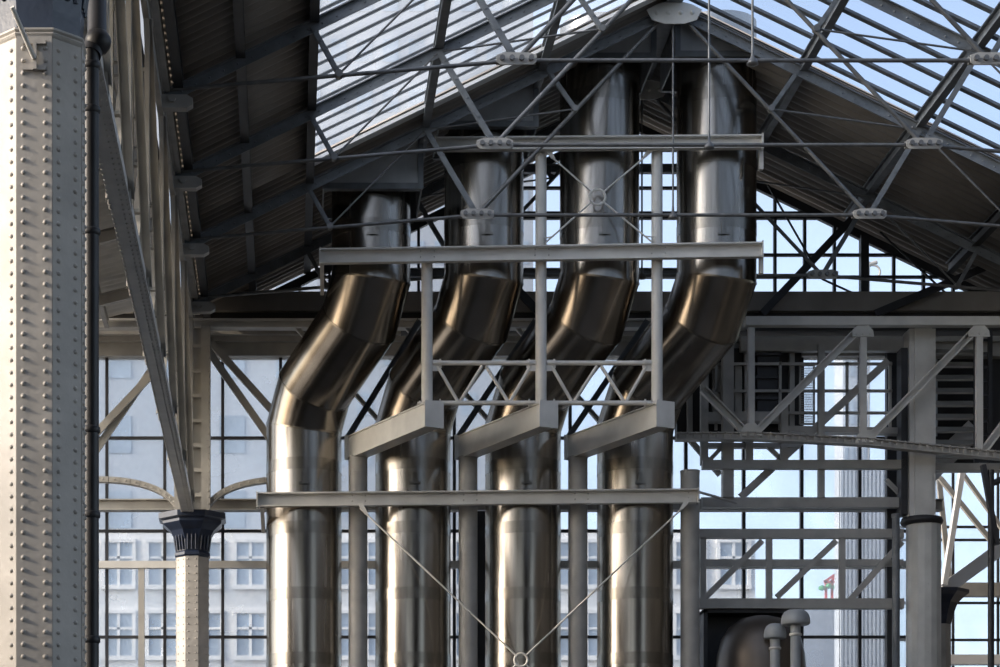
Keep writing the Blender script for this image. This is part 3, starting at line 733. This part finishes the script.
one(MB().box(X(886, 53.9), X(897, 53.9), 53.8, 54.0, 0, Z(350, 53.9)), 'dark_post', M['dark'], 'tall flat black post just left of the right column', 'post')
# louvre stack right of column
r = thing('louvre_panel', W(935, 470, 54), 'stack of brown metal louvres right of the upper column', 'louvre')
MB().box(X(933, 54.4), X(1080, 54.4), 54.4, 54.6, Z(470, 54.4), Z(345, 54.4)).build('back_panel', M['darkwall'], r)
lv = MB()
for k in range(9):
    py = 352+k*13; p = W(933, py, 54); q = W(974, py, 54); lv.bar(p, q, .3, .05, (0,-.6,1))
lv.build('slats', M['cream'], r)
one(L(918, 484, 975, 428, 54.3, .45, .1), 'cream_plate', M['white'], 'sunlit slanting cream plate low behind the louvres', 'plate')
r = thing('ladder_frame', W(985, 470, 53.6), 'dark ladder-like lattice post at the right edge', 'lattice post')
for px in (976, 990): L(px, 470, px, 330, 53.7, .09, .09).build('stile', M['dark'], r)
for k in range(10): L(976, 340+k*13.5, 990, 340+k*13.5, 53.7, .05, .05).build('rung', M['dark'], r)
# black duct housing, bottom right
r = thing('duct_housing', W(702, 667, 53), 'black open housing around the big dark round duct, bottom right', 'housing')
hb_ = MB().box(X(702, 53.9), X(797, 53.9), 53.85, 54.0, 0, Z(611, 53.9)).box(X(702, 53.4), X(706, 53.4), 53.2, 53.9, 0, Z(611, 53.4)).box(X(702, 53.4), X(797, 53.4), 53.2, 53.9, Z(614, 53.4), Z(610, 53.4))
hb_.build('casing', M['dark'], r)
el = MB(); cxx = X(760, 53); cyy = 53.0; rr_ = .98
rg = []
for k in range(11):
    a_ = k/10*PI/2; c = Vector((cxx, cyy+.45, Z(672, 53)))
    rg.append([c+Vector((rr_*math.cos(2*PI*j/32), -.0, 0))*math.cos(0)+Vector((0, -math.sin(a_)*rr_*.5, math.cos(a_)*0))+Vector((0, rr_*.35*math.sin(2*PI*j/32)*0, rr_*math.sin(2*PI*j/32))) for j in range(32)])
el2 = MB(); prof = [(1.0, 3.0), (1.0, .0), (.995, -.25), (.93, -.5), (.75, -.72), (.45, -.82), (.01, -.85)]
c = Vector((cxx, 53.0, Z(665, 53)))
MB().lathe((cxx, 53.05, 0), [(.96, 0), (.96, Z(668, 53)), (.94, Z(655, 53)), (.86, Z(640, 53)), (.70, Z(628, 53)), (.45, Z(620, 53)), (.2, Z(617, 53)), (.01, Z(616.5, 53))], 36).build('domed_drum', M['band'], r) if False else None
tk = thing('round_duct', (cxx, 53.0, 0), 'big dark metal duct with a domed top in the black housing, bottom right', 'duct')
MB().lathe((cxx, 52.9, 0), [(.98, 0), (.98, Z(668, 53)), (.955, Z(655, 53)), (.87, Z(640, 53)), (.70, Z(628, 53)), (.45, Z(620, 53)), (.2, Z(617, 53)), (.01, Z(616.5, 53))], 40).build('drum', M['drum'], tk)
# mushroom vents
def vent(px, pyt, hr, Y, label, pz):
    r = thing('vent_pipe', (X(px, Y), Y, 0), label, 'vent')
    x = X(px, Y); zt2 = Z(pyt, Y)
    MB().tube((x, Y, 0), (x, Y, zt2-.15), .11, 16).build('pipe', M['vent'], r)
    MB().lathe((x, Y, zt2), [(.12,-.34),(hr*.95,-.34),(hr,-.31),(hr,-.24),(hr*.93,-.14),(hr*.78,-.07),(hr*.5,-.02),(.01,.0)], 24).build('hood', M['vent'], r)
    MB().lathe((x, Y, zt2-.55), [(.11,-.03),(.135,-.02),(.135,.02),(.11,.03)], 16).build('collar', M['frame'], r)
vent(795.5, 609, .31, 51.6, 'taller grey vent pipe with mushroom hood, bottom right', 0)
vent(775, 623, .24, 51.9, 'shorter grey vent pipe with mushroom hood beside the taller one', 0)
for i, (x_, x2_) in enumerate(((356, 420), (466, 536), (576, 648))):
    d = ('left of the second duct', 'left of the third duct', 'left of the rightmost duct')[i]
    one(MB().chan(W(x_-9, 439, 53.25), W(x2_, 320, 53.25), .1, .13), 'back_brace', M['truss'], 'dark slanting brace seen in the gap '+d, 'brace', 'back braces')
    one(MB().chan(W(x_-59, 328, 53.5), W(x_+40, 440, 53.5), .1, .1), 'back_brace', M['frame'], 'pale slanting brace seen in the gap '+d, 'brace', 'back braces')
one(MB().box(X(476, 53.7), X(488, 53.7), 53.6, 53.9, 0, Z(512, 53.7)), 'dark_post', M['dark'], 'flat black upright behind the gap between second and third ducts', 'post')
# right end bay with cream struts
YD = 60.0
r = sempty('window_5', W(936, 668, YD))
MB().add([W(900, 980, YD), W(1080, 980, YD), W(1080, 440, YD), W(900, 440, YD)], [(0,1,2,3)]).build('glass_sheet', M['hazeglass'], r)
b = MB()
for px in (953, 998, 1043): b.bar(W(px, 980, YD), W(px, 440, YD), .06, .06)
for py in (527, 540, 603, 640): b.bar(W(900, py, YD), W(1080, py, YD), .06, .06)
b.build('glazing_bars', M['dark'], r)
struct(L(930, 590, 1080, 590, YD-.4, .33, .3), 'trim_8', M['cream'])
struct(L(930, 660, 1080, 660, YD-.4, .24, .3), 'trim_9', M['white'])
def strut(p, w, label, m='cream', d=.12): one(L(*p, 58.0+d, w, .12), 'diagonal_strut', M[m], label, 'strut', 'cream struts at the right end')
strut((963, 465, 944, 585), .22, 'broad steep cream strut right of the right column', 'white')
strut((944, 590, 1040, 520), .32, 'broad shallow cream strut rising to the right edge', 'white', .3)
strut((940, 478, 1000, 552), .11, 'thin cream strut falling to the right behind the broad ones', 'cream', .6)
strut((960, 470, 1010, 540), .09, 'thinnest cream strut falling to the right edge', 'cream', .9)
strut((937, 462, 950, 585), .1, 'thin steep cream strut hugging the right column', 'cream', 1.2)
c7 = W(945, 625, 57); r = thing('iron_column', (X(942, 57), 57, 0), 'farther column mostly hidden by right column, only its navy capital showing', 'column')
MB().lathe((X(938, 57), 57, 0), [(.3, 0), (.3, Z(625, 57))], 8, PI/8, False).build('shaft', M['column'], r)
MB().lathe((X(938, 57), 57, Z(625, 57)), [(.3,0),(.34,.2),(.46,.5),(.62,.65),(.72,.72),(.72,.8)], 8, PI/8, False).build('capital', M['navy'], r)
r = thing('dark_pipe', (X(993, 52), 52, 0), 'thin black upright pipe at the right edge', 'pipe')
MB().tube((X(991, 52), 52, 0), (X(991, 52), 52, Z(470, 52)), .07, 12).build('pipe', M['dark'], r)
MB().bar(W(983, 465, 52), W(997, 545, 52), .1, .14).build('bracket_arm', M['dark'], r)
MB().tube(W(991, 484, 52), W(1010, 476, 52), .07, 10).build('branch', M['dark'], r)
one(L(934, 468, 1080, 468, 53.5, .16, .3), 'steel_beam', M['grey'], 'grey beam under the louvres right of the column', 'beam')
one(L(740, 345, 905, 345, 53.6, .3, .2), 'steel_beam', M['grey'], 'grey deep beam under the girder top chord, over the dark housing', 'beam')

# ---------------------------------------------------------------- outside
def facade(name, x0, x1, Y, z1, nx_, nz_, m, label, ww=.55, wh=.6, z0=0, frames=True, depth=12):
    r = thing(name, ((x0+x1)/2, Y, 0), label, 'building')
    MB().box(x0, x1, Y, Y+depth, 0, z1).build('wall', m, r)
    cw = (x1-x0)/nx_; ch = (z1-z0)/nz_; g = MB(); f = MB()
    for i in range(nx_):
        for j in range(nz_):
            xc = x0+(i+.5)*cw; zc = z0+(j+.5)*ch; a_ = cw*ww/2; h = ch*wh/2
            g.box(xc-a_, xc+a_, Y-.04, Y+.02, zc-h, zc+h)
            if frames:
                f.box(xc-a_-.12, xc-a_, Y-.12, Y, zc-h, zc+h); f.box(xc+a_, xc+a_+.12, Y-.12, Y, zc-h, zc+h)
                f.box(xc-.05, xc+.05, Y-.1, Y-.03, zc-h, zc+h); f.box(xc-a_-.12, xc+a_+.12, Y-.14, Y, zc+h, zc+h+.12); f.box(xc-a_-.12, xc+a_+.12, Y-.2, Y, zc-h-.15, zc-h)
                f.box(xc-a_, xc+a_, Y-.1, Y-.03, zc+h*.3-.04, zc+h*.3+.04)
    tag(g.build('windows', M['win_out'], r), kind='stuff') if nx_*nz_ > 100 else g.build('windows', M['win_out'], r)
    if frames: f.build('window_frames', M['white'], r)
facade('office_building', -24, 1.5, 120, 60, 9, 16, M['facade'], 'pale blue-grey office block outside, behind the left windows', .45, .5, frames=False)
facade('low_building', -14, 16, 82, 16.5, 20, 6, M['white'], 'white low building with framed windows outside, behind the lower left windows', .62, .6, z0=2)
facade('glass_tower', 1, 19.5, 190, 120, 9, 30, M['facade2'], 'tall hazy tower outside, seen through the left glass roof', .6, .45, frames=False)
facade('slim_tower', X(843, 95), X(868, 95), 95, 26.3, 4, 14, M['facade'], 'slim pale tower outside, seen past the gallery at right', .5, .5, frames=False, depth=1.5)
r = thing('ribbed_shed', (X(870, 70), 70, 0), 'white ribbed shed outside, left of the right column', 'building')
sb = MB(); k = 0
while k < 12:
    px = 840+k*4; sb.box(X(px, 70), X(px+2.6, 70), 69.9, 70.1, 0, Z(468, 70)); k += 1
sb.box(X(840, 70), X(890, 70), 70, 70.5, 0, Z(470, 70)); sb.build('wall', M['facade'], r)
r = thing('red_kiosk', (X(838, 100), 100, 0), 'small red framed kiosk with a pointed roof far outside', 'kiosk')
kb = MB()
for px in (826, 832, 838, 844, 850): kb.bar(W(px, 608, 100), W(px, 582, 100), .1, .1)
for (a_, b_) in (((824,582),(837.5,573)), ((837.5,573),(852,582)), ((824,582),(852,582)), ((831,582),(837.5,573)), ((845,582),(837.5,573))): kb.bar(W(*a_, 100), W(*b_, 100), .1, .1)
kb.build('frame', M['red'], r)
kg = MB()
for px, py in ((822,588), (829,586), (836,587), (847,588), (853,590)): kg.lathe(W(px, py, 99.8), [(.01,-.12),(.14,-.06),(.16,0),(.1,.08),(.01,.12)], 8)
kg.build('garland', M['green'], r)
r = thing('flat_roof_building', (X(810, 98), 98, 0), 'low pale grey flat topped building outside, under the red kiosk', 'building')
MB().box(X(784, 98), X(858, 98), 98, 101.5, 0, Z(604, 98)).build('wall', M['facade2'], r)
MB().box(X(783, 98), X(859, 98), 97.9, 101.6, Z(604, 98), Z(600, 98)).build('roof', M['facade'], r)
r = thing('mast', (X(868, 120), 120, 0), 'thin lamp mast outside, behind the gable window', 'mast')
MB().tube((X(868, 120), 120, 0), W(868, 262, 120), .1, 8).tube(W(868, 265, 120), W(877, 262, 120), .1, 8).build('pole', M['grey'], r)
MB().torus(W(873, 272, 120), .35, .06).build('ring', M['grey'], r)
